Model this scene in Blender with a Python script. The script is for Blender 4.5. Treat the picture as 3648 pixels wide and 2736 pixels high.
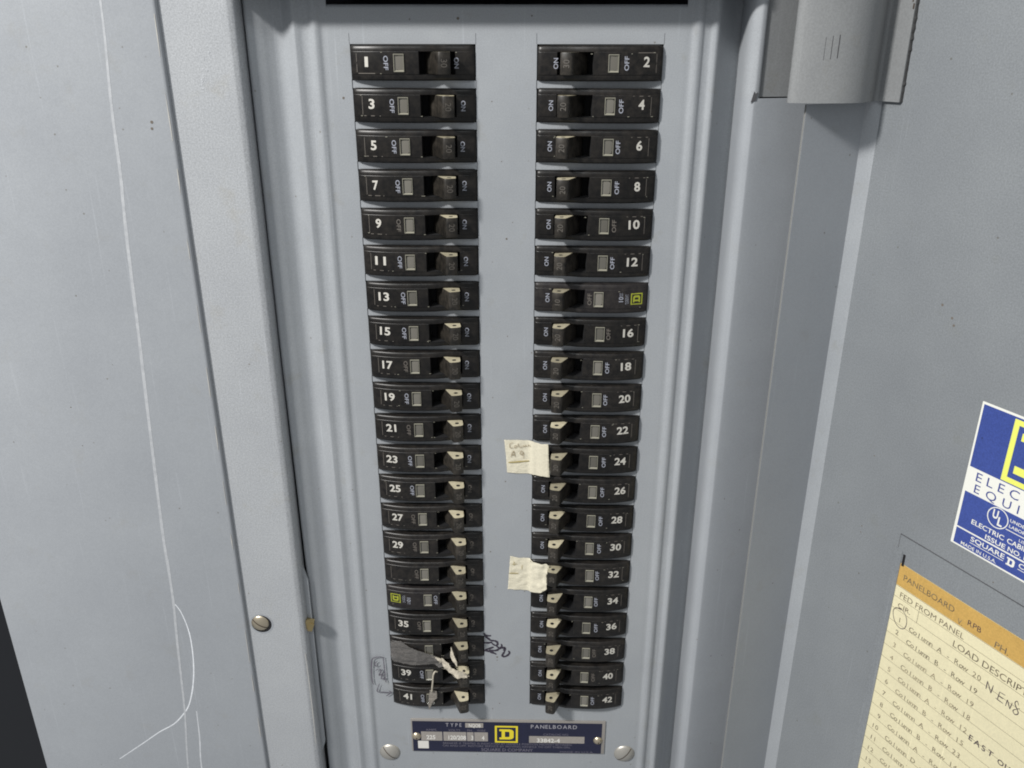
import bpy, bmesh, math, random
from mathutils import Matrix, Vector, noise as mnoise
random.seed(7)
sc = bpy.context.scene
for o in list(bpy.data.objects): bpy.data.objects.remove(o)
COL = sc.collection
MM = 0.001

# ------------------------------------------------------------------ camera, light, exposure
cam = bpy.data.cameras.new('camera'); camo = bpy.data.objects.new('camera', cam); COL.objects.link(camo)
cam.sensor_width = 36; cam.lens = 29.12; cam.clip_start = 0.01; cam.clip_end = 50
YAW, PITCH, ROLL = -0.019, 0.386, 0.001
cy, sy, cp, sp = math.cos(YAW), math.sin(YAW), math.cos(PITCH), math.sin(PITCH)
fwd = Vector((sy*cp, cy*cp, -sp)); right = Vector((cy, -sy, 0)); up = right.cross(fwd)
r_ = right*math.cos(ROLL) + up*math.sin(ROLL); u_ = up*math.cos(ROLL) - right*math.sin(ROLL)
camo.matrix_world = Matrix(((r_.x, u_.x, -fwd.x, 14.5*MM), (r_.y, u_.y, -fwd.y, -561.9*MM), (r_.z, u_.z, -fwd.z, 9.3*MM), (0, 0, 0, 1)))
sc.camera = camo
sc.cycles.pixel_filter_type = 'BLACKMAN_HARRIS'; sc.cycles.filter_width = 1.9
world = bpy.data.worlds.new('World'); sc.world = world; world.use_nodes = True
bg = world.node_tree.nodes['Background']
bg.inputs[0].default_value = (0.93, 0.965, 1.0, 1); bg.inputs[1].default_value = 0.355
sc.view_settings.view_transform = 'Standard'; sc.view_settings.look = 'None'
sc.view_settings.exposure = 0.0; sc.view_settings.gamma = 1.0; sc.view_settings.use_curve_mapping = False

def area_lamp(name, loc, target, sx, sy_, power, colour):
    l = bpy.data.lights.new(name, 'AREA'); l.shape = 'RECTANGLE'; l.size = sx; l.size_y = sy_; l.energy = power; l.color = colour
    o = bpy.data.objects.new(name, l); COL.objects.link(o); o.location = loc
    o.rotation_euler = (Vector(target) - Vector(loc)).to_track_quat('-Z', 'Y').to_euler()
    return o
# ceiling lamp up to the left in front of the panel, and a long ceiling tube row overhead
area_lamp('ceiling_lamp', (-1.30, -1.24, 1.26), (0, 0, -0.25), 0.22, 0.22, 63, (1.0, 0.975, 0.94))
area_lamp('ceiling_tube', (-0.5, -1.3, 1.5), (0, 0, -0.25), 1.2, 0.3, 9, (0.94, 0.98, 1.0))

# ------------------------------------------------------------------ materials
def nodes(name):
    m = bpy.data.materials.new(name); m.use_nodes = True; nt = m.node_tree
    return m, nt, nt.nodes['Principled BSDF']
def simple(name, col, rough=0.5, metal=0.0, spec=0.5):
    m, nt, b = nodes(name)
    b.inputs['Base Color'].default_value = (*col, 1); b.inputs['Roughness'].default_value = rough
    b.inputs['Metallic'].default_value = metal; b.inputs['Specular IOR Level'].default_value = spec
    return m
def paint(name, col, rough=0.42, grain=0.10, grain_scale=1100, stain=0.10, bump=0.06, dirt=None, bump_scale=700):
    """sprayed enamel: fine grain, cloudy wear, orange-peel relief, sparse dark specks"""
    m, nt, b = nodes(name); N, L = nt.nodes, nt.links
    tc = N.new('ShaderNodeTexCoord')
    def noise(scale, detail, rg=0.6):
        n = N.new('ShaderNodeTexNoise'); n.inputs['Scale'].default_value = scale; n.inputs['Detail'].default_value = detail
        n.inputs['Roughness'].default_value = rg; L.new(tc.outputs['Object'], n.inputs['Vector']); return n
    def ramp(src, p0, p1, c0, c1):
        r = N.new('ShaderNodeValToRGB'); r.color_ramp.elements[0].position = p0; r.color_ramp.elements[1].position = p1
        r.color_ramp.elements[0].color = (*c0, 1); r.color_ramp.elements[1].color = (*c1, 1); L.new(src, r.inputs[0]); return r
    def mul(a, bb):
        x = N.new('ShaderNodeMix'); x.data_type = 'RGBA'; x.blend_type = 'MULTIPLY'; x.inputs[0].default_value = 1
        L.new(a, x.inputs[6]); L.new(bb, x.inputs[7]); return x.outputs[2]
    g = noise(grain_scale, 2)
    lo, hi = 1 - grain, 1 + grain
    c = ramp(g.outputs['Fac'], 0.32, 0.68, [v*lo for v in col], [v*hi for v in col]).outputs[0]
    s = noise(9, 6, 0.7)
    c = mul(c, ramp(s.outputs['Fac'], 0.3, 0.72, (1 - stain, 1 - stain, 1 - stain*0.9), (1, 1, 1)).outputs[0])
    g2 = noise(2.6, 4, 0.55)
    c = mul(c, ramp(g2.outputs['Fac'], 0.35, 0.65, (1 - stain*.8, 1 - stain*.75, 1 - stain*.7), (1, 1, 1)).outputs[0])
    if dirt:
        dn = noise(46, 5, 0.65)
        c = mul(c, ramp(dn.outputs['Fac'], 0.60, 0.80, (1, 1, 1), dirt).outputs[0])
    mp = N.new('ShaderNodeMapping'); mp.inputs['Scale'].default_value = (420, 420, 9); mp.inputs['Rotation'].default_value = (0, .12, 0)
    L.new(tc.outputs['Object'], mp.inputs[0]); sn = N.new('ShaderNodeTexNoise'); sn.inputs['Scale'].default_value = 1.0; sn.inputs['Detail'].default_value = 3
    L.new(mp.outputs[0], sn.inputs['Vector'])
    c = mul(c, ramp(sn.outputs['Fac'], 0.66, 0.76, (1, 1, 1), (1 + stain*1.3,)*3).outputs[0])
    v = N.new('ShaderNodeTexVoronoi'); v.inputs['Scale'].default_value = 62; L.new(tc.outputs['Object'], v.inputs['Vector'])
    c = mul(c, ramp(v.outputs['Distance'], 0.03, 0.05, (0.62, 0.58, 0.52), (1, 1, 1)).outputs[0])
    L.new(c, b.inputs['Base Color'])
    rr = ramp(s.outputs['Fac'], 0.3, 0.7, (rough - .10,)*3, (rough + .16,)*3); L.new(rr.outputs[0], b.inputs['Roughness'])
    bn = noise(bump_scale, 2); bp = N.new('ShaderNodeBump'); bp.inputs['Strength'].default_value = bump; bp.inputs['Distance'].default_value = 0.0005
    L.new(bn.outputs['Fac'], bp.inputs['Height']); L.new(bp.outputs[0], b.inputs['Normal'])
    return m
GREY = (0.372, 0.391, 0.409)
M = {}
M['cover'] = paint('cover_paint', GREY, 0.40, 0.09, 1300, 0.13, 0.05, (0.90, 0.87, 0.80))
M['trim'] = paint('trim_paint', (0.352, 0.371, 0.393), 0.46, 0.06, 1300, 0.10, 0.06, (0.96, 0.94, 0.9))
M['ledge'] = paint('ledge_paint', (0.425, 0.440, 0.455), 0.34, 0.17, 1000, 0.12, 0.18, (0.95, 0.92, 0.86), 520)  # lighter than the trim paint: the ledge's sheen is put into the colour
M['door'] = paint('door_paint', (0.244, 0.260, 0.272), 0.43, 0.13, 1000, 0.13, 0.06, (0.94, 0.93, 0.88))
M['hinge'] = paint('hinge_paint', (0.245, 0.252, 0.254), 0.5, 0.08, 900, 0.14, 0.06, (0.9, 0.86, 0.78))
M['worn_edge'] = simple('worn_edge', (0.46, 0.45, 0.42), 0.45)
M['lip_edge'] = simple('lip_edge', (0.20, 0.20, 0.19), 0.6)
M['hairline'] = simple('hairline_dark', (0.06, 0.06, 0.065), 0.7)
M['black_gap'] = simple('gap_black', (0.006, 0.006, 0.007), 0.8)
M['interior'] = simple('interior_steel', (0.03, 0.03, 0.035), 0.6)
M['wall'] = simple('dark_wall', (0.006, 0.007, 0.010), 0.5)
M['caulk_and_shadow'] = paint('caulk_and_shadow', (0.045, 0.045, 0.045), 0.8, 0.2, 900, 0.2, 0.2)

def plastic(name, col, dust, rough):
    m, nt, b = nodes(name); N, L = nt.nodes, nt.links
    tc = N.new('ShaderNodeTexCoord'); oi = N.new('ShaderNodeObjectInfo')
    add = N.new('ShaderNodeVectorMath'); add.operation = 'ADD'; L.new(tc.outputs['Object'], add.inputs[0]); L.new(oi.outputs['Location'], add.inputs[1])
    n = N.new('ShaderNodeTexNoise'); n.inputs['Scale'].default_value = 220; n.inputs['Detail'].default_value = 6; n.inputs['Roughness'].default_value = 0.72
    L.new(add.outputs[0], n.inputs['Vector'])
    r = N.new('ShaderNodeValToRGB'); r.color_ramp.elements[0].position = 0.38; r.color_ramp.elements[1].position = 0.78
    r.color_ramp.elements[0].color = (*col, 1); r.color_ramp.elements[1].color = (*dust, 1)
    L.new(n.outputs['Fac'], r.inputs[0])
    hv = N.new('ShaderNodeHueSaturation'); L.new(r.outputs[0], hv.inputs['Color'])
    mp = N.new('ShaderNodeMapRange'); mp.inputs[3].default_value = 0.75; mp.inputs[4].default_value = 1.35
    L.new(oi.outputs['Random'], mp.inputs[0]); L.new(mp.outputs[0], hv.inputs['Value'])
    L.new(hv.outputs[0], b.inputs['Base Color']); b.inputs['Roughness'].default_value = rough
    b.inputs['Specular IOR Level'].default_value = 0.36
    bp = N.new('ShaderNodeBump'); bp.inputs['Strength'].default_value = 0.12; bp.inputs['Distance'].default_value = 0.0003
    L.new(n.outputs['Fac'], bp.inputs['Height']); L.new(bp.outputs[0], b.inputs['Normal'])
    return m
M['bakelite'] = plastic('dusty_bakelite', (0.0055, 0.005, 0.005), (0.025, 0.0215, 0.018), 0.35)
M['bakelite_grey'] = plastic('newer_bakelite', (0.014, 0.012, 0.013), (0.042, 0.037, 0.033), 0.40)
M['handle'] = plastic('handle_plastic', (0.012, 0.011, 0.0095), (0.055, 0.047, 0.038), 0.42)
M['cream'] = plastic('cream_plastic', (0.47, 0.43, 0.31), (0.33, 0.285, 0.19), 0.45)
def window_mat():
    m, nt, b = nodes('smoky_window'); N, L = nt.nodes, nt.links
    oi = N.new('ShaderNodeObjectInfo'); r = N.new('ShaderNodeValToRGB')
    r.color_ramp.elements[0].color = (0.085, 0.08, 0.065, 1); r.color_ramp.elements[1].color = (0.19, 0.178, 0.152, 1)
    L.new(oi.outputs['Random'], r.inputs[0]); L.new(r.outputs[0], b.inputs['Base Color'])
    b.inputs['Roughness'].default_value = 0.10; b.inputs['Coat Weight'].default_value = 1.0; b.inputs['Coat Roughness'].default_value = 0.06
    return m
M['window'] = window_mat()
M['scratch'] = plastic('pale_scratch', (0.62, 0.64, 0.665), (0.44, 0.46, 0.49), 0.55)
M['window_rim'] = simple('window_rim', (0.27, 0.26, 0.21), 0.14)
M['print_white'] = simple('print_white', (0.55, 0.53, 0.48), 0.6)
M['print_pale'] = simple('print_pale', (0.33, 0.345, 0.40), 0.6)
M['print_faint'] = simple('print_faint', (0.13, 0.115, 0.10), 0.6)
M['print_rating'] = simple('print_rating', (0.10, 0.09, 0.078), 0.6)
M['yellow_olive'] = simple('logo_olive', (0.33, 0.36, 0.03), 0.5)
M['yellow'] = simple('logo_yellow', (0.80, 0.66, 0.03), 0.4)
M['yellow_pale'] = simple('sticker_yellow', (0.80, 0.82, 0.16), 0.45)
M['blue'] = paint('sticker_blue', (0.05, 0.085, 0.33), 0.45, 0.16, 1000, 0.14, 0.02)
M['sticker_white'] = simple('sticker_white', (0.80, 0.80, 0.74), 0.45)
M['sticker_ink'] = simple('sticker_ink', (0.05, 0.07, 0.26), 0.5)
M['navy'] = paint('plate_navy', (0.014, 0.016, 0.047), 0.34, 0.15, 700, 0.2, 0.03)
M['plate_edge'] = simple('plate_edge', (0.42, 0.39, 0.36), 0.4, 0.5)
M['plate_field'] = paint('plate_field', (0.36, 0.33, 0.30), 0.4, 0.08, 700, 0.1, 0.03)
M['plate_text'] = simple('plate_text', (0.34, 0.33, 0.37), 0.5)
M['plate_text_dim'] = simple('plate_text_dim', (0.16, 0.15, 0.19), 0.5)
M['stamp'] = simple('stamp_white', (0.72, 0.70, 0.66), 0.4)
M['nickel'] = simple('nickel_screw', (0.56, 0.49, 0.37), 0.33, 0.85)
M['zinc'] = simple('zinc_screw', (0.46, 0.44, 0.40), 0.42, 0.6)
M['slot'] = simple('screw_slot', (0.05, 0.035, 0.025), 0.8)
M['brass'] = simple('brass', (0.30, 0.24, 0.12), 0.5, 0.6)
M['rust'] = simple('rust', (0.15, 0.13, 0.11), 0.9)
M['ink'] = simple('marker_ink', (0.035, 0.028, 0.045), 0.7)
M['pencil'] = simple('pencil', (0.12, 0.11, 0.135), 0.7)
M['masking'] = paint('masking_tape', (0.74, 0.69, 0.54), 0.7, 0.07, 900, 0.07, 0.3)
M['masking_ink'] = simple('masking_pencil', (0.33, 0.26, 0.16), 0.8)
M['masking_stain'] = simple('masking_stain', (0.42, 0.34, 0.14), 0.8)
M['foil'] = paint('grey_cloth_tape', (0.19, 0.178, 0.165), 0.32, 0.22, 800, 0.25, 0.3)
M['foil'].node_tree.nodes['Principled BSDF'].inputs['Alpha'].default_value = 0.72
M['torn'] = paint('torn_tape_fibre', (0.60, 0.54, 0.43), 0.8, 0.2, 700, 0.25, 0.6)
def card_mat():
    m = paint('card_stock', (0.84, 0.77, 0.51), 0.6, 0.05, 900, 0.13, 0.04); return m
M['card'] = card_mat()
M['card_header'] = paint('card_header', (0.66, 0.41, 0.11), 0.6, 0.08, 900, 0.25, 0.04)
M['card_ink'] = plastic('card_ink', (0.09, 0.07, 0.05), (0.38, 0.32, 0.2), 0.7)
M['card_line'] = simple('card_rule', (0.22, 0.19, 0.12), 0.7)
M['pen'] = simple('ballpoint_pen', (0.05, 0.035, 0.05), 0.6)

# ------------------------------------------------------------------ mesh helpers (millimetres in, metres out)
def mesh(name, verts, faces, mat, smooth=False, flip=False):
    me = bpy.data.meshes.new(name)
    me.from_pydata([(x*MM, y*MM, z*MM) for x, y, z in verts], [], faces)
    bm = bmesh.new(); bm.from_mesh(me); bmesh.ops.recalc_face_normals(bm, faces=bm.faces); bm.to_mesh(me); bm.free()
    if mat is not None: me.materials.append(mat)
    if smooth:
        for p in me.polygons: p.use_smooth = True
    return me
def put(name, me, parent=None, loc=(0, 0, 0), rot=(0, 0, 0)):
    o = bpy.data.objects.new(name, me); COL.objects.link(o)
    o.location = [v*MM for v in loc]; o.rotation_euler = rot
    if parent is not None: o.parent = parent
    return o
def tag(o, label, cat, group=None):
    o['label'] = label; o['category'] = cat
    if group: o['group'] = group
    return o
def thing(name, loc, label, cat, group=None, rot=(0, 0, 0)):
    o = bpy.data.objects.new(name, None); COL.objects.link(o); o.location = [v*MM for v in loc]; o.rotation_euler = rot
    o.empty_display_size = 0.01
    return tag(o, label, cat, group)
def soft(me, ang=35):
    me.shade_smooth() if hasattr(me, 'shade_smooth') else None
    try: me.set_sharp_from_angle(angle=math.radians(ang))
    except Exception: pass
    return me
def box(x0, x1, y0, y1, z0, z1):
    v = [(x, y, z) for x in (x0, x1) for y in (y0, y1) for z in (z0, z1)]
    return v, [(0, 1, 3, 2), (4, 6, 7, 5), (0, 4, 5, 1), (2, 3, 7, 6), (0, 2, 6, 4), (1, 5, 7, 3)]
def join(*vfs):
    V, F = [], []
    for v, f in vfs:
        k = len(V); V += v; F += [tuple(i + k for i in q) for q in f]
    return V, F
def bevel_box(name, mat, x0, x1, y0, y1, z0, z1, b=0.4, seg=2):
    v, f = box(x0, x1, y0, y1, z0, z1); me = mesh(name, v, f, mat)
    bm = bmesh.new(); bm.from_mesh(me); bmesh.ops.bevel(bm, geom=bm.edges[:], offset=b*MM, segments=seg, affect='EDGES', profile=0.6); bm.to_mesh(me); bm.free()
    return soft(me)
def catmull(pts, n=6):
    out = []
    P = [pts[0]] + list(pts) + [pts[-1]]
    for i in range(1, len(P) - 2):
        p0, p1, p2, p3 = P[i-1:i+3]
        for k in range(n):
            t = k/n
            out.append(tuple(0.5*((2*b) + (-a + c)*t + (2*a - 5*b + 4*c - d)*t*t + (-a + 3*b - 3*c + d)*t**3) for a, b, c, d in zip(p0, p1, p2, p3)))
    out.append(tuple(pts[-1])); return out
def sheet_profile(prof, z0, z1, thick=1.4, nz=1, wob=0.0, seed=0, spread=None):
    """sheet metal bent to an (x, y) profile and run along z, with real thickness behind it"""
    n = len(prof); rnd = random.Random(seed); nor = []
    for i in range(n):
        a = prof[max(0, i-1)]; b = prof[min(n-1, i+1)]
        dx, dy = b[0]-a[0], b[1]-a[1]; l = math.hypot(dx, dy) or 1
        nx, ny = -dy/l, dx/l
        if ny < 0 and abs(ny) > abs(nx)*0.02: nx, ny = -nx, -ny
        nor.append((nx, ny))
    V, F = [], []
    for j in range(nz + 1):
        z = z0 + (z1 - z0)*j/nz; w0 = (rnd.random() - .5)*wob + (spread(z) if spread else 0)
        ws = [w0*(i/(n-1))**2 for i in range(n)]
        for w, (x, y), (nx, ny) in zip(ws, prof, nor): V.append((x + w, y + w*0.3, z))
        for w, (x, y), (nx, ny) in zip(ws, prof, nor): V.append((x + nx*thick + w, y + ny*thick + w*0.3, z))
    for j in range(nz):
        a, b = j*2*n, (j+1)*2*n
        for i in range(n-1):
            F.append((a+i, a+i+1, b+i+1, b+i)); F.append((a+n+i, b+n+i, b+n+i+1, a+n+i+1))
        F.append((a, b, b+n, a+n)); F.append((a+n-1, a+2*n-1, b+2*n-1, b+n-1))
    for i in range(n-1):
        F.append((i, i+n, i+1+n, i+1)); k = nz*2*n; F.append((k+i, k+i+1, k+i+1+n, k+i+n))
    return V, F
def disc(cx, cz, y0, y1, r, n=24):
    V = [(cx + r*math.cos(2*math.pi*i/n), y, cz + r*math.sin(2*math.pi*i/n)) for y in (y0, y1) for i in range(n)]
    return V, [tuple(range(n)), tuple(range(2*n-1, n-1, -1))] + [(i, (i+1) % n, n + (i+1) % n, n + i) for i in range(n)]
def ribbon(pts, w, y=-0.12, taper=True, jag=0.0, seed=1):
    """flat pen stroke on the x-z plane"""
    rnd = random.Random(seed); P = catmull(pts, 5) if len(pts) > 2 else [pts[0], tuple((a+b)/2 for a, b in zip(*pts)), pts[1]]
    V, F = [], []; n = len(P)
    for i, p in enumerate(P):
        a = P[max(0, i-1)]; b = P[min(n-1, i+1)]; dx, dz = b[0]-a[0], b[1]-a[1]; l = math.hypot(dx, dz) or 1
        ww = w*0.5*(0.6 + 0.4*math.sin(math.pi*min(1, max(0, i/(n-1)))) if taper else 1)*(1 + (rnd.random()-.5)*jag)
        V += [(p[0] - dz/l*ww, y, p[1] + dx/l*ww), (p[0] + dz/l*ww, y, p[1] - dx/l*ww)]
    for i in range(n-1): F.append((2*i, 2*i+1, 2*i+3, 2*i+2))
    return V, F
def strokes(name, mat, lines, w, parent, y=-0.12, jag=0.3, loc=(0, 0, 0)):
    me = mesh(name, *join(*[ribbon(l, w, y - .015*i, True, jag, i) for i, l in enumerate(lines)]), mat)
    return put(name, me, parent, loc)
# filled 2-D outlines (holes allowed) and lettering as flat meshes on the x-z plane facing -y
def fill(loops):
    cu = bpy.data.curves.new('outline', 'CURVE'); cu.dimensions = '2D'; cu.fill_mode = 'BOTH'
    for lp in loops:
        s = cu.splines.new('POLY'); s.points.add(len(lp)-1); s.use_cyclic_u = True
        for p, (x, z) in zip(s.points, lp): p.co = (x, z, 0, 1)
    o = bpy.data.objects.new('outline', cu); COL.objects.link(o)
    me = bpy.data.meshes.new_from_object(o); V = [(v.co.x, 0.0, v.co.y) for v in me.vertices]; F = [tuple(p.vertices) for p in me.polygons]
    bpy.data.objects.remove(o); bpy.data.meshes.remove(me); bpy.data.curves.remove(cu)
    return V, F
_tc = {}
def glyphs(s, bold=0.0):
    k = (s, bold)
    if k not in _tc:
        cu = bpy.data.curves.new('letters', 'FONT'); cu.body = s; cu.offset = bold; cu.resolution_u = 3
        o = bpy.data.objects.new('letters', cu); COL.objects.link(o)
        me = bpy.data.meshes.new_from_object(o); V = [(v.co.x, v.co.y) for v in me.vertices]; F = [tuple(p.vertices) for p in me.polygons]
        bpy.data.objects.remove(o); bpy.data.meshes.remove(me); bpy.data.curves.remove(cu)
        _tc[k] = (V, F)
    return _tc[k]
CAP = max(v[1] for v in glyphs('H')[0])
def text(s, cap, x=0, z=0, width=None, mono=None, bold=0.0, align='L', y=0.0, sx=1.0, gap=0.0):
    """lettering as flat faces; cap = capital height in mm; width stretches to fit; mono = fixed advance per character"""
    if mono or gap:
        V, F = [], []; px = 0.0
        for ch in s:
            if ch != ' ':
                v, f = glyphs(ch, bold); kk = cap/CAP; x0 = min(a for a, b in v); x1 = max(a for a, b in v)
                k = len(V)
                off = (px + (mono - (x1-x0)*kk*sx)/2) if mono else px
                jr = random.Random((ord(ch)*131 + int(px*100)*17 + len(s)*7) & 65535) if mono else None
                jx_, jz_, jt_ = (jr.uniform(-.13, .13), jr.uniform(-.17, .17), jr.uniform(-.05, .05)) if mono else (0, 0, 0)
                V += [((a-x0)*kk*sx + off + jx_ - b*kk*jt_, 0.0, b*kk + jz_) for a, b in v]; F += [tuple(i+k for i in q) for q in f]
                px += mono if mono else (x1-x0)*kk*sx + gap
            else: px += mono if mono else cap*0.5
    else:
        v, f = glyphs(s, bold); kk = cap/CAP; V = [(a*kk*sx, 0.0, b*kk) for a, b in v]; F = f
    x0 = min(a[0] for a in V); x1 = max(a[0] for a in V); q = 1.0
    if width: q = width/(x1-x0)
    ax = {'L': 0 if (mono and not width) else x0, 'C': (x0+x1)/2, 'R': x1}[align]
    return [((a-ax)*q + x, y, c + z) for a, b, c in V], F
def turn(vf, ang, cx=0, cz=0):
    c, s = math.cos(ang), math.sin(ang)
    return [((x*c - z*s) + cx, y, (x*s + z*c) + cz) for x, y, z in vf[0]], vf[1]
def rect(x0, x1, z0, z1, y=0.0): return [(x0, y, z0), (x1, y, z0), (x1, y, z1), (x0, y, z1)], [(0, 1, 2, 3)]
def ring(x0, x1, z0, z1, t): return fill([[(x0, z0), (x1, z0), (x1, z1), (x0, z1)], [(x0+t, z0+t), (x0+t, z1-t), (x1-t, z1-t), (x1-t, z0+t)]])
def slab_d(cx, cz, w, h):
    X = lambda a: cx + a*w/2; Z = lambda b: cz + b*h/2
    o = [(-1, -1), (.45, -1), (.8, -.88), (1, -.6), (1, .6), (.8, .88), (.45, 1), (-1, 1), (-1, .62), (-.68, .62), (-.68, -.62), (-1, -.62)]
    i = [(-.22, -.52), (-.22, .52), (.30, .52), (.42, .4), (.42, -.4), (.30, -.52)]
    return fill([[(X(a), Z(b)) for a, b in o], [(X(a), Z(b)) for a, b in i]])
def aty(vf, y): return [(a, y, c) for a, b, c in vf[0]], vf[1]

# ------------------------------------------------------------------ setting: dark wall the cabinet stands against
w = put('wall', mesh('wall', *box(-2500, 2500, 260, 300, -2000, 2000), M['wall'])); w['kind'] = 'structure'

# ------------------------------------------------------------------ cabinet trim (outer frame, recessed door ledge)
ZT, ZB = 150, -760
trim = thing('cabinet_trim', (0, 0, ZB), 'grey painted sheet steel trim frame around the breaker panel, scratched on its wide flat side', 'panel trim')
def tput(name, vf, mat, smooth=True, ang=40):
    v, f = vf; me = mesh(name, [(a, b, c - ZB) for a, b, c in v], f, mat)
    if smooth: soft(me, ang)
    return put(name, me, trim)
# raised flat face with its step down to the ledge
tput('face_sheet', sheet_profile([(-410.5, 60), (-410.5, -13.2), (-410.1, -14.4), (-408.9, -15.0), (-300, -15.0), (-214.4, -15.0), (-213.2, -14.8), (-212.4, -14.2), (-211.9, -13.2), (-211.8, -11)], ZB, ZT, 1.2), M['trim'])
left_prof = catmull([(-213.5, -12), (-200, -12), (-185, -12), (-172, -12), (-169, -11.6), (-166, -9.8), (-164.9, -6), (-164.7, -1), (-164.7, 2)], 4)
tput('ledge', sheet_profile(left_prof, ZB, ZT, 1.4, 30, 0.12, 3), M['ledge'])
rp = [(149.2, 14), (149.2, 3), (149.5, -4), (151.2, -9), (154.5, -11.4), (157.5, -11.4), (170, -8), (205, 2.5), (240, 13)]
tput('ledge', sheet_profile(catmull(rp, 4), ZB, -20.2, 1.4, 8, 0.2, 5), M['trim'])
rp2 = [(149.2, 14), (149.2, 3), (149.5, -4), (151.2, -9), (154.5, -11.4), (156.5, -11.6), (158.8, -10.2), (159.4, -6), (159.4, 0)]
tput('ledge_return', sheet_profile(catmull(rp2, 4), -20.2, ZT, 1.2), M['cover'])
tput('hinge_recess', sheet_profile([(158, -9), (200, 1.5), (245, 12.5)], -19.4, ZT, 1.2), M['hinge'])
# top ledge above the cover
TV = [(x, y, z) for x in (-165, 150) for (y, z) in ((14, 38.4), (-12, 38.4), (-16, 38.8), (-18.4, 40), (-19, 43), (-19, 150), (16, 150))]
TF = [(i, i+1, i+8, i+7) for i in range(6)] + [(6, 0, 7, 13), tuple(range(7)), tuple(range(13, 6, -1))]
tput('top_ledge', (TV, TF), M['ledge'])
# scratches, chips and specks in the paint
S1 = [(-245.3, 35.6), (-246.4, 14.4), (-249.0, -16.4), (-250.3, -39.5), (-251.4, -67.9), (-253.2, -89.7), (-255.1, -118.3), (-258.1, -176.4), (-262.4, -251.6), (-267.0, -339.6), (-267.6, -371.5), (-268.7, -406.4), (-271.1, -438.1), (-273.7, -478.8), (-276.3, -518.3), (-282.3, -576.2), (-287.8, -652.7)]
HK = [(-268.1, -406.4), (-263.7, -415.9), (-260.2, -436.1), (-260.8, -462.1), (-264.4, -487.0), (-270.9, -509.6), (-278.2, -521.9), (-288.1, -532.9), (-301.9, -542.0), (-318.3, -555.0), (-342.4, -573.7)]
S3 = [(-266.1, -518.1), (-267.7, -548.6), (-270.7, -579.7), (-273.5, -652.7)]
S0 = [(-244.4, 81.4), (-245.3, 35.6)]
sh = lambda pts: [(a, b - ZB) for a, b in pts]
strokes('scratch', M['scratch'], [sh(S1), sh(S0)], 2.3, trim, -15.08, 0.2)
strokes('scratch', M['scratch'], [sh(HK)], 1.1, trim, -15.05, 0.2)
strokes('scratch', M['scratch'], [sh(S3)], 1.2, trim, -15.03, 0.2)
rs = random.Random(21); fl = []
for k in range(46):
    t_ = rs.random(); fl.append(disc(-183.5 - 9*t_ + rs.gauss(0, 1.1), 9 - 25*t_ + rs.gauss(0, 1.4) - ZB, -12.0, -12.04 - .003*k, rs.uniform(.25, .6), 6))
put('scuff', mesh('scuff', *join(*fl), M['scratch']), trim)['kind'] = 'stuff'
strokes('chipped_edge', M['worn_edge'], [sh([(-213.9 + random.Random(k).uniform(-.3, .3), z_), (-213.9, z_ - random.Random(k+5).uniform(8, 34))]) for k, z_ in enumerate(range(28, -560, -46))], .55, trim, -15.06, 1.2)
strokes('worn_fold', M['worn_edge'], [sh([(-167.8, -458), (-167.4, -480), (-167.2, -520), (-167.5, -556)])], 0.6, trim, -11.6, 0.6)
rnd = random.Random(11)
spk = []
for k in range(9):
    x, z, r = rnd.uniform(-400, -218), rnd.uniform(-570, 30), rnd.uniform(.2, .5)
    spk.append(disc(x, z - ZB, -15.0, -15.1, r, 7))
spk += [disc(-225.5, -35 - ZB, -15.0, -15.12, 1.0, 9), disc(-226, -39 - ZB, -15.0, -15.12, 0.9, 9)]
put('paint_speck', mesh('paint_speck', *join(*spk), M['rust']), trim)['kind'] = 'stuff'
# ragged fillet pieces in the gap beside the ledge
def shard(pts, y0, y1, name, mat):
    n = len(pts); V = [(x, y0, z - ZB) for x, z in pts] + [(x, y1, z - ZB) for x, z in pts]
    F = [tuple(range(n)), tuple(range(2*n-1, n-1, -1))] + [(i, (i+1) % n, n+(i+1) % n, n+i) for i in range(n)]
    return put(name, mesh(name, V, F, mat), trim)
shard([(-166.4, -368), (-161, -390), (-161.4, -560), (-162, -563), (-166, -575), (-166.2, -556), (-166.4, -430)], -4.6, -2.6, 'bent_edge', M['cover'])
# narrow end of the trim beside the hinge recess
shard([(153.5, -22.6), (156.5, -21.2), (157.2, -16.5), (156, -17.5), (155, -16)], -12.2, -11.6, 'worn_notch', M['hairline'])

# cabinet interior behind everything
cab = put('cabinet_box', mesh('cabinet_box', *join(box(-300, 300, 90, 94, -760, 150), box(-300, -296, 20, 90, -760, 150), box(296, 300, 20, 90, -760, 150), box(-296, 296, 20, 90, 146, 150), box(-296, 296, 20, 90, -760, -756)), M['interior']))
tag(cab, 'dark steel cabinet box behind the breakers, seen only through the gaps', 'cabinet')

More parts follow.
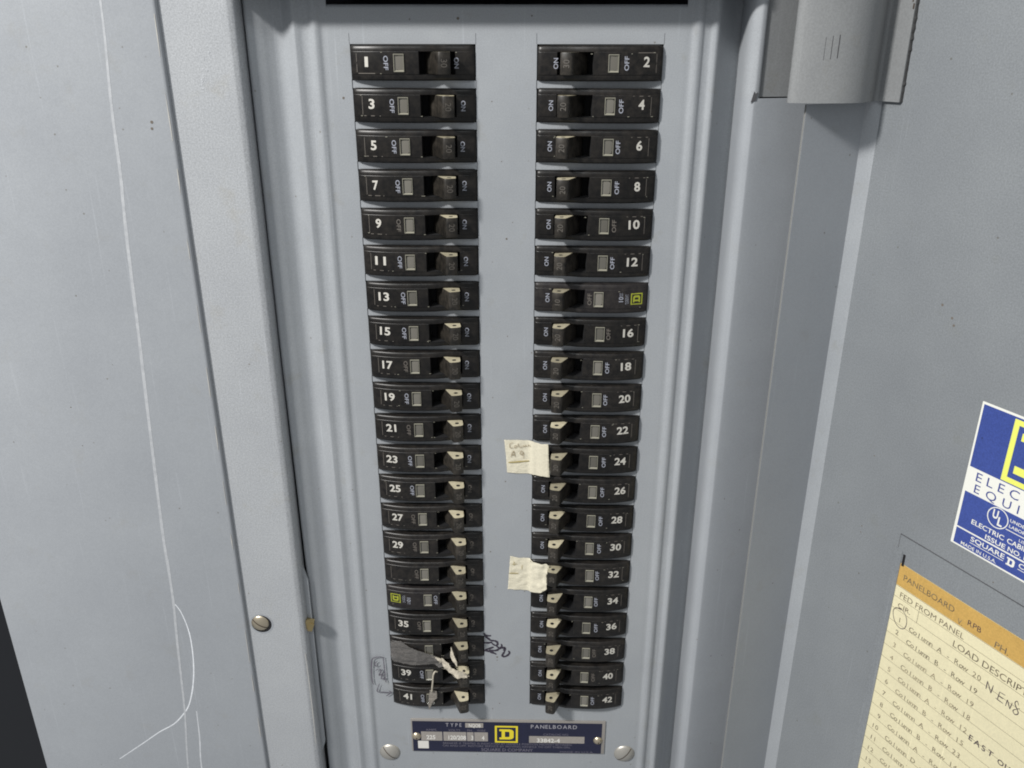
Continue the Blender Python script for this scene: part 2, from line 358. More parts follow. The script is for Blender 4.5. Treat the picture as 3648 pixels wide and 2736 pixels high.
# ------------------------------------------------------------------ breaker cover (dead front)
PITCH_ = 25.4; ROWS = 21; XI, XO = 19.7, 98.1
cov = thing('breaker_cover', (0, 0, -660), 'light grey steel cover plate with two columns of breaker openings', 'cover plate')
def cput(name, vf, mat, smooth=False, ang=40):
    v, f = vf; me = mesh(name, [(a, b, c + 660) for a, b, c in v], f, mat)
    if smooth: soft(me, ang)
    return put(name, me, cov)
def plate_holes(xs, zs, holes, y0, y1):
    V, F = [], []
    idx = {}
    def vt(i, j, b):
        if (i, j, b) not in idx: idx[(i, j, b)] = len(V); V.append((xs[i], y1 if b else y0, zs[j]))
        return idx[(i, j, b)]
    cells = {(i, j) for i in range(len(xs)-1) for j in range(len(zs)-1)} - set(holes)
    for i, j in cells:
        F.append((vt(i, j, 0), vt(i+1, j, 0), vt(i+1, j+1, 0), vt(i, j+1, 0))); F.append((vt(i, j, 1), vt(i, j+1, 1), vt(i+1, j+1, 1), vt(i+1, j, 1)))
        for (di, dj), (a, b) in {(-1, 0): ((i, j), (i, j+1)), (1, 0): ((i+1, j), (i+1, j+1)), (0, -1): ((i, j), (i+1, j)), (0, 1): ((i, j+1), (i+1, j+1))}.items():
            if (i+di, j+dj) not in cells: F.append((vt(*a, 0), vt(*b, 0), vt(*b, 1), vt(*a, 1)))
    return V, F
ZTOP = 32.2
zb = -(ROWS-1)*PITCH_ - 11.2
cput('plate', plate_holes([-112, -XO-.6, -XI+.4, XI-.4, XO+.6, 112], [-757, zb, 11.2, ZTOP], [(1, 1), (3, 1)], 0, 1.5), M['cover'])
side = [(112, 0), (115.5, 0), (118, -1.1), (120, -1.5), (122, -.9), (124, .3), (127.2, .5), (129.2, -.5), (131, -.9), (133, .3), (135.5, 4), (139, 9.0), (143, 13), (147, 15), (153, 15.4)]
cput('side_fold', sheet_profile(catmull(side, 5), -757, 60, 1.2), M['cover'], True)
lside = [(112, 0), (115.5, 0), (118, -1.1), (120, -1.5), (122, -.9), (124.5, .3), (128, .5), (131, -.5), (133, -.9), (135, .3), (138, 3), (142, 5.6), (146, 6.0), (150, 4.2), (154, 1.6), (157.5, -.2), (161, -1.4), (163, -.6), (163.9, 2), (164.1, 9)]
cput('side_fold', sheet_profile([(-x, y) for x, y in catmull(lside, 5)], -757, 60, 1.2, 40, .1, 2, lambda z: -.5 + 2.6*min(1, max(0, (-200 - z)/350))), M['cover'], True)
cput('top_roll', ([(x, y, z) for x in (-112, 112) for y, z in ((0.01, ZTOP-.01), (.25, ZTOP+.9), (1.0, ZTOP+1.6), (2.4, ZTOP+1.9), (9, ZTOP+2))], [(i, i+1, i+6, i+5) for i in range(4)]), M['cover'], True)
# strips of the cover between neighbouring breakers, with rounded tab corners
def strip_mesh():
    h0, h1 = -1.75, 2.6
    pts = [(-.5, h0), (78.9, h0), (78.9, h1), (-.5, h1)]
    v, f = box(-.5, 78.9, 0.35, 1.6, -2.3, 2.3); return mesh('divider_strip', v, f, M['cover'])
SM = strip_mesh()
for k in range(ROWS-1):
    for x in (-XO, XI): put('divider_strip', SM, cov, (x, 0, 660 - (k+.5)*PITCH_))
# slits at the corners of the openings
slv = []
for x in (-XO-.75, -XI+.55, XI-.55, XO+.75): slv.append(box(x-.14, x+.14, -.03, .05, 11.2, 17.5))
for x in (-XO-.72, -XI+.52, XI-.52, XO+.72):
    for k in range(ROWS-1):
        z = -(k+.5)*PITCH_; slv.append(box(x-.10, x+.10, -.03, .05, z-3.2, z+2.8))
cput('opening_slit', join(*slv), M['hairline'])['kind'] = 'stuff'
cs = []
for k in range(16):
    cs.append(disc(rnd.uniform(-16, 16), rnd.uniform(-560, 30), -.02, -.08, rnd.uniform(.25, .6), 7))
cs += [disc(-8.5, -460-8.5, -.02, -.1, .8, 7), disc(0, -112, -.02, -.1, .7, 7), disc(-30, 26, -.02, -.1, .9, 8), disc(-105, -21, -.02, -.1, .8, 8)]
cput('paint_speck', join(*cs), M['rust'])['kind'] = 'stuff'
mk = [[(-19.5, -443.9), (-17.6, -446.2), (-13.4, -446.4)], [(-17.6, -447.9), (-14.9, -450.5), (-13, -451.3), (-9.7, -451.8), (-7.9, -454.1), (-9.3, -456.5), (-12.1, -454.8), (-13.5, -452.5)], [(-19.6, -453.7), (-15.8, -453.7), (-13, -453)],
      [(-9.3, -456.5), (-6.9, -458.7), (-4.1, -458.7), (-1.8, -458.7), (-3.2, -461.6)], [(-5, -454.6), (-4.6, -457.5), (-7.4, -460.2), (-10.5, -461.4)], [(-19.4, -461.6), (-15.9, -462.4), (-11.7, -464.1), (-9.1, -465.5)],
      [(-18.7, -461), (-14.9, -459.5), (-11.4, -457.9)], [(-15.4, -461.2), (-11.7, -461.7), (-7.4, -461.4)], [(-1.3, -459.2), (-2.7, -463.3), (-4.2, -466.9), (-1.8, -467.7), (1, -465.6), (2, -463.3), (.8, -461.8)], [(-19, -446.5), (-16, -449), (-13.6, -451.2)]]
m_ = strokes('marker_writing', M['ink'], [[(a, b+660) for a, b in l] for l in mk], 1.9, cov, -.1, .5); m_['label'] = 'scrawled dark marker word on the cover'
pc = [[(-104.2, -469.5), (-106.8, -468.6), (-111.7, -469.3), (-114.5, -471.7), (-115.6, -480.4), (-116.0, -490.3), (-115.6, -496.2), (-114.6, -498.5)], [(-105, -469.6), (-104.7, -477), (-104.6, -485.1), (-104.4, -491.7), (-103.9, -496.3)],
      [(-110.2, -473.5), (-112.4, -475.5), (-111.8, -478.7), (-109.6, -476.7)], [(-112.3, -483.3), (-109.9, -481.6), (-107.3, -482.9), (-109.7, -488.2), (-106.3, -486.8), (-108.1, -491.8), (-104.9, -491), (-106.6, -493.4)],
      [(-109.8, -497.4), (-111.7, -502.8), (-111.9, -506.1), (-107.4, -506.4), (-100.3, -506.9)], [(-102, -505.3), (-100.3, -506.9), (-104.7, -510.7)]]
m_ = strokes('pencil_writing', M['pencil'], [[(a, b+660) for a, b in l] for l in pc], 1.0, cov, -1.75, .6); m_['label'] = 'faint boxed pencil scribble with an arrow'

# ------------------------------------------------------------------ circuit breakers
PROF = [(0, 2.0), (1.0, 2.7), (4, 3.7), (10, 5.2), (16, 6.3), (22, 6.9), (30, 6.9), (38, 6.6), (46, 6.2), (51, 5.7), (54.5, 4.0), (60, 3.4), (66, 3.0), (70, 2.8), (75.6, 2.3), (77.6, 1.8), (78.3, 1.1)]
def hp(u):
    for (a, ya), (b, yb) in zip(PROF, PROF[1:]):
        if a <= u <= b:
            t = (u-a)/(b-a); return ya + (yb-ya)*t
    return PROF[-1][1]
US = [0, .35, 1.0, 2.5, 4, 7, 10, 13, 16, 19, 22, 26, 30, 34, 38, 42, 43.4, 48, 54, 60, 66.2, 68, 70, 73, 75.6, 77, 77.9, 78.3]
HH = 10.6
def body_mesh():
    zsec = [(-HH, None), (-HH, -2.3), (-10.25, -1.25), (-9.4, -.62), (-7.6, -.36), (-6.95, -.34), (-6.75, 0.0), (-6.4, 0.06), (0, .08), (6.4, 0.06), (6.75, 0.0), (6.95, -.34), (7.6, -.36), (9.4, -.62), (10.25, -1.25), (HH, -2.3), (HH, None)]
    V, F = [], []; n = len(zsec)
    for u in US:
        p = hp(u); e = min(u, 78.3-u)
        for z, dd in zsec:
            yy = 8.0 if dd is None else -max(p + dd, -0.6)
            zz = z
            if abs(z) >= 8 and e < 1.2: zz = z*(1 - .05*(1 - e/1.2))
            V.append((u, yy, zz))
    i0, i1, j0, j1 = US.index(43.4), US.index(66.2), 6, 10
    for i in range(len(US)-1):
        for j in range(n-1):
            if i0 <= i < i1 and j0 <= j < j1: continue
            a = i*n + j; F.append((a, a+1, a+n+1, a+n))
    F.append(tuple(range(n))); F.append(tuple((len(US)-1)*n + j for j in range(n)))
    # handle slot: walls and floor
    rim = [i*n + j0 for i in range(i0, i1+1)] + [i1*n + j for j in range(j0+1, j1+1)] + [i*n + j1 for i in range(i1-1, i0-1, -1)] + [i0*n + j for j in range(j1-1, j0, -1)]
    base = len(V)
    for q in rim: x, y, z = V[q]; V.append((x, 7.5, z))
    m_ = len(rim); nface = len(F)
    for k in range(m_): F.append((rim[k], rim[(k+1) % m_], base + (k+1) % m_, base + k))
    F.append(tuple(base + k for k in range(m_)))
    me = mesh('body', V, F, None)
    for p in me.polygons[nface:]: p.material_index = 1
    return soft(me, 50)
def handle_mesh():
    sec = [(48.0, 4.0), (48.6, 1.6), (50.6, -.8), (52.6, -3.2), (54.8, -8.2), (56.8, -12.2), (58.0, -14.7), (58.7, -15.6), (59.6, -15.9), (62.2, -15.4), (64.7, -14.6), (65.7, -13.8), (65.9, -12.4), (65.5, -9), (64.9, -5), (64.4, -2), (63.6, 4.0)]
    n = len(sec); V = []
    for z, ins in ((-6.5, .5), (-6.0, 0), (6.0, 0), (6.5, .5)):
        cx, cyy = 61, -6
        for u, y in sec:
            k = 1 - ins*0.05; V.append((cx + (u-cx)*k, cyy + (y-cyy)*k, z))
    F = []
    for r in range(3):
        for i in range(n): F.append((r*n+i, r*n+(i+1) % n, (r+1)*n+(i+1) % n, (r+1)*n+i))
    F.append(tuple(range(n))); F.append(tuple(3*n+i for i in range(n)))
    return soft(mesh('handle', V, F, None), 40), sec
def cap_mesh(sec):
    # cream end face on top of the handle with a dark dimple hole
    loop = [(61 + (u-61)*.985, -6 + (y+6)*.985) for u, y in sec if y < -3]
    hole = [(61.2 + 1.5*math.cos(a), -10.4 + 1.5*math.sin(a)) for a in [2*math.pi*k/12 for k in range(12)]]
    v, f = fill([loop, hole])
    return mesh('end_face', [(a, c, 0.0) for a, b, c in v], f, M['cream']), hole
BODY = body_mesh(); HAND, SEC = handle_mesh(); CAPM, HOLE = cap_mesh(SEC)
def with_mat(me, mat):
    m = me.copy(); m.materials.clear(); m.materials.append(mat); return m
BODY_B, BODY_G = with_mat(BODY, M['bakelite']), with_mat(BODY, M['bakelite_grey'])
for m_ in (BODY_B, BODY_G):
    m_.materials.append(M['black_gap'])  # slot walls and floor black: the recess shade is put into the colour
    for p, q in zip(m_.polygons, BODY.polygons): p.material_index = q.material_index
HAND_B = with_mat(HAND, M['handle'])
HOLEM = mesh('pin_hole', [(u, y, 0.0) for u, y in HOLE], [tuple(range(len(HOLE)))], M['black_gap'])
def pane_meshes():
    # smoky window: raised rim round a slightly sunk pane
    w, h = 3.25, 5.3
    rimv, rimf = [], []
    loops = [(w, h, 0.5), (w, h, -.75), (w-.3, h-.3, -.85), (w-.5, h-1.1, .12)]
    for a, b, y in loops: rimv += [(-a, y, -b), (a, y, -b), (a, y, b), (-a, y, b)]
    for k in range(3):
        for i in range(4): rimf.append((k*4+i, k*4+(i+1) % 4, k*4+4+(i+1) % 4, k*4+4+i))
    pv, pf = [], []
    nx, nz = 6, 8
    for i in range(nx+1):
        for j in range(nz+1):
            a, b = -1+2*i/nx, -1+2*j/nz
            pv.append((a*(w-.45), .10 - .15*(1-a*a)*(1-b**4), b*(h-1.0)))
    for i in range(nx):
        for j in range(nz): q = i*(nz+1)+j; pf.append((q, q+1, q+nz+2, q+nz+1))
    return mesh('rim', rimv, rimf, M['window_rim']), mesh('window', pv, pf, M['window'], True)
RIM, PANE = pane_meshes()
def on_face(u0, vf, lift=.22):
    """lay flat lettering (given round its own origin) on the curved breaker face at u0"""
    return [(u0 + x, -(hp(min(78.2, max(0, u0 + x))) + .06 + lift*.4), z) for x, y, z in vf[0]], vf[1]
def vtext(s, cap, length, bold=.012):
    v, f = text(s, cap, 0, -cap/2, width=length, align='C', bold=bold)
    return turn((v, f), -math.pi/2)
ON_V, OFF_V = vtext('ON', 2.7, 6.4), vtext('OFF', 2.7, 8.4)
_cache = {}
def pmesh(key, maker, mat):
    k = (key, mat.name)
    if k not in _cache: _cache[k] = mesh(key.split(':')[0], *maker(), mat)
    return _cache[k]
NUMR = math.pi
ONES = ['', 'one', 'two', 'three', 'four', 'five', 'six', 'seven', 'eight', 'nine', 'ten', 'eleven', 'twelve', 'thirteen', 'fourteen', 'fifteen', 'sixteen', 'seventeen', 'eighteen', 'nineteen']
def spell(n): return ONES[n] if n < 20 else ['', '', 'twenty', 'thirty', 'forty'][n//10] + ('-' + ONES[n % 10] if n % 10 else '')
for num in range(1, 43):
    row = (num-1)//2; odd = num % 2 == 1
    z = -row*PITCH_
    rj = random.Random(100+num)
    kind = 'logo' if num in (14, 33) else ('blank' if num == 31 else ('taped' if num == 37 else 'std'))
    if num == 14: lab = 'black circuit breaker with an olive square emblem, between the ones numbered twelve and sixteen'
    elif num == 33: lab = 'black circuit breaker with an olive square emblem, above the one numbered thirty-five'
    elif num == 31: lab = 'black circuit breaker with a blank number recess, below the one numbered twenty-nine'
    elif num == 37: lab = 'black circuit breaker half hidden under grey cloth tape, below the one numbered thirty-five'
    elif num == 39: lab = 'black circuit breaker numbered thirty-nine, its handle wrapped in torn tape'
    elif num == 41: lab = 'black circuit breaker numbered forty-one with a tape thread hanging over it'
    else: lab = 'black circuit breaker with the white number %s printed on it' % spell(num)
    rot = (0, rj.uniform(-.004, .004), 0) if odd else (0, math.pi + rj.uniform(-.004, .004), 0)
    jx = rj.uniform(-.25, .25)
    t = thing('circuit_breaker', ((-XO + jx) if odd else (XO + jx), rj.uniform(-.4, .35), z + rj.uniform(-.25, .25)), lab, 'breaker', 'circuit breakers in two columns', rot)
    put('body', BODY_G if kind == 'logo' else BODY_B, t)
    hu = rj.uniform(-.5, .5) - (1.6 if num in (1, 2) else 0)
    h = put('handle', HAND_B, t, (hu, rj.uniform(-.5, .3), 0), (0, 0, rj.uniform(-.03, .03)))
    e = 6.55 if odd else -6.55
    put('end_face', CAPM, h, (0, 0, e)); put('pin_hole', HOLEM, h, (0, 0, e + (.04 if odd else -.04)))
    old = num in (1, 2)
    uo, uw, un, un_ = (22.8, 31.0, 10.2, 66.9) if old else (25.8 + rj.uniform(-.7, .5), 32.6 + rj.uniform(-.5, .5), 11.7 + rj.uniform(-.6, .6), 70.1 + rj.uniform(-.6, .6))
    if num in (10, 12, 16): uo += .6
    if kind == 'logo': uo, uw = 40.2, 34.0; un_ = 69.3
    slope = math.atan2(hp(uw+3) - hp(uw-3), 6)
    wdw = put('window', PANE, t, (uw, -hp(uw) - .15, 0), (0, 0, -slope)); put('rim', RIM, wdw)
    if num not in (37,):
        k = 'off_print:%.1f' % uo; put('off_print', pmesh(k, lambda: on_face(uo, OFF_V), M['print_pale'] if rj.random() < .8 and num not in (29, 31, 35) else M['print_faint']), t)
    dim = num in (25, 27, 29, 31, 33, 35, 37, 39, 41)
    k = 'on_print:%.1f' % un_; put('on_print', pmesh(k, lambda: on_face(un_, ON_V), M['print_faint'] if dim else M['print_pale']), t)
    rating = {1: '30', 2: '30', 14: '10'}.get(num, '20')
    rv = turn(text(rating, 3.6, 0, -1.8, align='C', bold=.0), -math.pi/2)
    put('rating_print', pmesh('rating_print:' + rating, lambda: ([(62.2 + x, -15.52 + x*.3, zz) for x, y, zz in rv[0]], rv[1]), M['print_rating']), h)
    if kind == 'std':
        s = str(num); vf = text(s, 5.6, 0, -2.8, width=(2.2 if s == '1' else 3.9 if len(s) == 1 else (7.6 if '1' in s else 8.6)), align='C', bold=.026)
        vf = turn(vf, rj.uniform(-.05, .05), rj.uniform(-.3, .3), .8 + rj.uniform(-.35, .35))
        if not odd: vf = turn(([(x, y, zz) for x, y, zz in vf[0]], vf[1]), math.pi)
        un2 = un if len(s) == 1 else un + .6
        put('number_print', mesh('number_print', *on_face(un2, vf), M['print_white']), t)
        # moulded recess line under the number
        lw = ribbon([(un2-5.5, -6.2), (un2+5.5, -6.2)], .45, 0, False); put('mould_line', mesh('mould_line', *on_face(0, lw, .1), M['print_faint']), t)
    if kind in ('std', 'blank', 'taped'):
        bb = ribbon([(un-6.3, 5.6), (un-6.3, -5.6)], .3, 0, False); put('mould_line', mesh('mould_line', *on_face(0, bb, .05), M['print_faint']), t)
    if kind == 'blank':
        lw = ribbon([(6, -6.2), (17, -6.2)], .55, 0, False); put('mould_line', mesh('mould_line', *on_face(0, lw, .1), M['print_rating']), t)
    if kind == 'logo':
        lg = turn(ring(-4.1, 4.1, -4.1, 4.1, .75), 0); dd = turn(slab_d(0, 0, 5.0, 5.0), -math.pi/2)
        put('logo', mesh('logo', *on_face(7.4, join(lg, dd)), M['yellow_olive']), t)
        put('amp_print', mesh('amp_print', *on_face(18.4, vtext('10', 3.0, 3.6)), M['print_pale']), t)
        lt = join(*[turn(([(x, y, zz) for x, y, zz in text(w_, .95, 0, 0, align='C')[0]], text(w_, .95, 0, 0, align='C')[1]), -math.pi/2, dx, dz) for w_, dx, dz in (('AMP', 18.6, -3.2), ('120V', 17.2, -3.2), ('INTERRUPT', 14.4, 0), ('CAPACITY', 13.1, 0))])
        put('fine_print', mesh('fine_print', *on_face(0, lt), M['print_pale']), t)
    # pale dust and chips caught on the moulding
    ch = []
    for k in range(3):
        u, zz = rj.choice([44.5, 42.8, 67.2, 20, 5]) + rj.uniform(-.6, .6), rj.choice([-6.3, 6.2, -5.6]); ch.append(rect(u-.5, u+rj.uniform(.1, .9), zz-.18, zz+.2))
    put('dust', mesh('dust', *on_face(0, join(*ch), .15), M['window_rim']), t)['kind'] = 'stuff'

# ------------------------------------------------------------------ tapes stuck on the cover and breakers
def drape(name, outline, y_of, mat, label, cat, step=1.2, jag=.35, seed=3, thick=.16, group=None):
    """torn piece of tape: outline in x-z, draped over depth y_of(x, z), with thickness"""
    rj = random.Random(seed); dense = []
    n = len(outline)
    for i in range(n):
        a, b = outline[i], outline[(i+1) % n]; L_ = math.hypot(b[0]-a[0], b[1]-a[1]); m_ = max(1, int(L_/step))
        for k in range(m_): t = k/m_; dense.append((a[0]+(b[0]-a[0])*t + (rj.random()-.5)*jag, a[1]+(b[1]-a[1])*t + (rj.random()-.5)*jag))
    bm = bmesh.new(); v, f = fill([dense])
    vs = [bm.verts.new((x, y, z)) for x, y, z in v]
    for q in f:
        try: bm.faces.new([vs[i] for i in q])
        except ValueError: pass
    xs = [p[0] for p in dense]; zs = [p[1] for p in dense]
    for k in range(1, int((max(xs)-min(xs))/step)): bmesh.ops.bisect_plane(bm, geom=bm.verts[:]+bm.edges[:]+bm.faces[:], plane_co=(min(xs)+k*step, 0, 0), plane_no=(1, 0, 0))
    for k in range(1, int((max(zs)-min(zs))/step)): bmesh.ops.bisect_plane(bm, geom=bm.verts[:]+bm.edges[:]+bm.faces[:], plane_co=(0, 0, min(zs)+k*step), plane_no=(0, 0, 1))
    bm.verts.ensure_lookup_table(); bm.verts.index_update()
    V = [(p.co.x, y_of(p.co.x, p.co.z), p.co.z) for p in bm.verts]; F = [tuple(q.index for q in p.verts) for p in bm.faces]; bm.free()
    me = mesh(name, V, F, mat, True)
    o = put(name, me); sm = o.modifiers.new('thickness', 'SOLIDIFY'); sm.thickness = thick*MM; sm.offset = 0
    return tag(o, label, cat, group)
def sst(a, b, x): t = min(1, max(0, (x-a)/(b-a))); return t*t*(3-2*t)
wrk = lambda x, z: .7*mnoise.noise((x*.22, z*.22, 3.1)) + .3*mnoise.noise((x*.6, z*.6, 7.7))
TB = lambda x: -.6 - 1.9*sst(16, 20.5, x) - 2.2*sst(20, 29, x) - 1.4*sst(28, 34, x)
t1 = drape('masking_tape', [(-2, -264.3), (10, -264.2), (19.5, -264.7), (26, -266.0), (31.0, -265.4), (32.6, -293.2), (19.2, -292.6), (9, -292.6), (.1, -291.8), (-.5, -280)],
           lambda x, z: TB(x) + .5*wrk(x, z)*sst(0, 4, x)*(1 - .7*sst(14, 20, x)), M['masking'], 'cream masking tape scrap with pencilled letters and a brown underline', 'tape', jag=.25)
ty = lambda x, z: TB(x) - .75
def on_tape(lines, name, mat, w, parent):
    V, F = join(*[ribbon(l, w, 0, True, .5, i) for i, l in enumerate(lines)])
    put(name, mesh(name, [(x, ty(x, z), z) for x, y, z in V], F, mat), parent)
on_tape([[(4.6, -266.2), (2.2, -267.5), (2.4, -270.4), (4.6, -270.3)], [(6.4, -268.5), (5.6, -270.2), (7, -270.4), (7.3, -268.8), (6.4, -268.5)], [(8.6, -266.6), (8.4, -270.2)], [(9.6, -268.6), (9.9, -270.2), (11.2, -270), (11.4, -268.4)], [(12.4, -269.9), (12.6, -268.4), (13.6, -269.6), (14.2, -268.3), (15.2, -269.6)], [(16, -269.5), (16.4, -268), (17.8, -269.2)]], 'pencil_writing', M['masking_ink'], .42, t1)
on_tape([[(3, -278.2), (5, -273.2), (6.2, -278)], [(3.6, -276.4), (5.8, -276.2)], [(12.6, -274.6), (11, -273.2), (10, -275.2), (11.4, -276.2), (12.6, -274.4), (12.4, -279.2)]], 'pencil_writing', M['masking_ink'], .55, t1)
on_tape([[(1.2, -282.9), (8, -282.3), (16.8, -281.3)]], 'stain_line', M['masking_stain'], 1.1, t1)
t2 = drape('masking_tape', [(2.5, -367.3), (9.7, -368.9), (18.4, -368.5), (20.9, -371.4), (26.5, -371.9), (31.6, -370.6), (34.0, -372.6), (33.3, -378.6), (31.6, -380.4), (32, -394.6), (29.2, -397.4), (25.7, -399.8), (20.7, -400), (19.7, -400.1), (.6, -398.9), (1.6, -383.5)],
           lambda x, z: TB(x) - .5*sst(18, 22, x) + .55*wrk(x, z) + 1.2*mnoise.noise((x*.3, z*.18, 5.2))*sst(20, 26, x), M['masking'], 'crumpled cream masking tape scrap with a bright torn corner and faint marks', 'tape', seed=5)
on_tape([[(5.6, -371.5), (5.5, -376)], [(3.6, -374.6), (8, -374.3)], [(12.2, -375), (11.8, -379.5)]], 'pencil_writing', M['masking_stain'], .4, t2)
on_tape([[(1.6, -383.2), (5, -383.1), (9, -383.2)]], 'stain_line', M['masking_stain'], .7, t2)
fy = lambda x, z: -(hp(min(78, max(0, x + XO))) + 1.1) + (.9*sst(-466.5, -470.5, z)*(1 - sst(-471, -474, z)) if True else 0) + .8*wrk(x*.6, z*1.3)
drape('cloth_tape', [(-97.6, -450.6), (-92, -449.2), (-87.9, -448.4), (-84, -451.4), (-80.3, -454), (-69.8, -458), (-60.6, -461.5), (-53.8, -465.8), (-50.7, -469.6), (-52.5, -473), (-57, -473.8), (-61.4, -471), (-70.2, -471.6), (-80, -472.2), (-88, -471.8), (-97.4, -470.4), (-98.0, -464)],
      fy, M['foil'], 'strip of grey cloth tape stuck across the breaker above number thirty-nine', 'tape', .8, .5, 8)
def at_depth(pts):
    def y(x, z):
        ws = [(1/((x-a)**2 + (z-c)**2 + .4), b) for a, b, c in pts]; return sum(w*b for w, b in ws)/sum(w for w, b in ws)
    return y
RIP = [(-60.6, -8.4, -461.8), (-53.6, -10.4, -461.8), (-49.1, -12, -464.8), (-45.2, -14, -469.2), (-40.1, -17.4, -468.6), (-38.2, -18.2, -469.6), (-36.3, -18, -466.9), (-35.6, -18.3, -470.2), (-33.1, -18.2, -470.2), (-32.2, -18.4, -475.4), (-41.0, -18.4, -476.2), (-46.3, -14.6, -474), (-50.9, -11.4, -472.6), (-54.5, -9.8, -467.0)]
tt_ = drape('torn_tape', [(a, c) for a, b, c in RIP], at_depth(RIP), M['torn'], 'ragged torn tape fibres wrapped on the handle of breaker thirty-nine', 'tape', .9, .8, 12)
def tube(pts, r, n=6):
    V, F = [], []
    for i, p in enumerate(pts):
        a = Vector(pts[max(0, i-1)]); b = Vector(pts[min(len(pts)-1, i+1)]); d = (b-a).normalized(); e1 = d.cross(Vector((0, 1, 0.01))).normalized(); e2 = d.cross(e1)
        for k in range(n):
            q = Vector(p) + e1*r*math.cos(2*math.pi*k/n) + e2*r*math.sin(2*math.pi*k/n); V.append(tuple(q))
    for i in range(len(pts)-1):
        for k in range(n): F.append((i*n+k, i*n+(k+1) % n, (i+1)*n+(k+1) % n, (i+1)*n+k))
    return V, F + [tuple(range(n)), tuple(range((len(pts)-1)*n, len(pts)*n))]
rf = random.Random(31); fb = []
for k in range(34):
    a, b = RIP[k % len(RIP)], RIP[(k+1) % len(RIP)]; t_ = rf.random(); p = [a[q] + (b[q]-a[q])*t_ for q in range(3)]
    dx, dz = rf.uniform(-2.6, 2.6), rf.uniform(-2.2, 2.0)
    fb.append(tube([tuple(p), (p[0]+dx*.5, p[1]-rf.uniform(0, .8), p[2]+dz*.6), (p[0]+dx, p[1]-rf.uniform(-.5, 1), p[2]+dz*.7)], rf.uniform(.1, .22), 4))
put('fibres', mesh('fibres', *join(*fb), M['torn']), tt_)['kind'] = 'stuff'
RIP2 = [(-46.2, -9.6, -450.4), (-44.9, -11.4, -452.9), (-43.4, -13.6, -457), (-41.2, -16, -460.9), (-40.8, -17.2, -465.0), (-43.9, -15, -462.4), (-46.9, -11.6, -458.6)]
drape('torn_tape', [(a, c) for a, b, c in RIP2], at_depth(RIP2), M['torn'], 'pale sliver of torn tape against the handle above breaker thirty-nine', 'tape', .9, .3, 13)
TH = catmull([(-58.6, -9, -477.4), (-60.4, -10, -476.3), (-61.9, -11, -479.4), (-62.4, -11, -485.6), (-63.2, -10.4, -492), (-63.7, -9.6, -498)], 5)
thr = put('tape_thread', mesh('tape_thread', *tube(TH, .75), M['torn'], True)); tag(thr, 'pale tape thread hanging down over breaker forty-one', 'thread')
BL = [(-65.7, -9.4, -497.6), (-59.8, -8.6, -498.6), (-59.3, -8.6, -505.5), (-62.6, -9.2, -509), (-65.4, -9, -514.8), (-67.2, -7, -519.5), (-67.5, -9, -512.8), (-66.7, -9.4, -505.5)]
drape('thread_wad', [(a, c) for a, b, c in BL], lambda x, z: -8.3 + .3*wrk(x, z), paint('wad', (.30, .27, .23), .8, .25, 500, .3, .6), 'torn wad', 'x', .9, .6, 14)
wad = bpy.data.objects['thread_wad']; wad.parent = thr
for k_ in ('label', 'category'): del wad[k_]

# ------------------------------------------------------------------ nameplate
np_ = thing('nameplate', (0, -.1, -573.6), 'navy blue panelboard nameplate with yellow emblem riveted under the breakers', 'nameplate')
put('plate', bevel_box('plate', M['plate_edge'], -85, 86, -1.0, 0, 0, 37.2, .3), np_)
put('blue_field', mesh('blue_field', *box(-83.8, 83.2, -1.12, -1.0, .4, 34.8), M['navy']), np_)
def npt(name, vf, mat, y=-1.2): return put(name, mesh(name, *aty(vf, y), mat), np_)
PX = lambda c: -85 + (c - 75)*(171/2055)     # plate crop to mm along its length
PZ = lambda c: 36.2 - (c - 115)*(36.2/345)
npt('type_print', text('TYPE', 3.9, PX(445), PZ(182), width=14, bold=.01, gap=2.0), M['plate_text'])
npt('type_field', rect(PX(652), PX(842), PZ(190), PZ(140)), M['plate_field'], -1.18)
npt('type_stamp', text('NQOB', 3.6, PX(690), PZ(184), width=10.5, bold=.03), M['stamp'], -1.3)
npt('panelboard_print', text('PANELBOARD', 4.0, PX(1345), PZ(188), width=40.5, bold=.012, gap=1.0), M['plate_text'])
for s, x, w_ in (('AMPS', 232, 9.5), ('VOLTS', 470, 10.5), ('PH', 672, 4), ('WIRE', 775, 7.5), ): npt('field_caption', text(s, 2.3, PX(x), PZ(232), width=w_), M['plate_text_dim'])
npt('field_caption', text('CATALOG NO.', 2.4, PX(1480), PZ(265), width=22.5), M['plate_text_dim'])
for a, b in ((180, 405), (417, 660), (668, 738), (746, 890)): npt('stamp_field', rect(PX(a), PX(b), PZ(338), PZ(240)), M['plate_field'], -1.18)
npt('stamp_field', rect(PX(1328), PX(1915), PZ(346), PZ(272)), M['plate_field'], -1.18)
for s, x, w_ in (('225', 235, 8), ('120/208', 470, 15.6), ('3', 712, 2), ('4', 825, 2.4)): npt('stamped_value', text(s, 4.4, PX(x), PZ(312) - 1, width=w_, bold=.03), M['stamp'], -1.3)
npt('stamped_value', text('33842-4', 4.2, PX(1410), PZ(338), width=20.5, bold=.03), M['stamp'], -1.3)
lg = join(ring(PX(965), PX(1208), PZ(348), PZ(165), 1.75), slab_d(PX(1088), PZ(257), 12.6, 11.6)); npt('logo', lg, M['yellow'], -1.3)
npt('white_square', rect(PX(142), PX(256), PZ(425), PZ(342)), M['stamp'], -1.25)
npt('fine_print', text('BREAKER IF TRIPPED IS INDICATED BY HANDLE POSITION MIDWAY BETWEEN', 2.1, PX(410), PZ(374), width=114), M['plate_text_dim'])
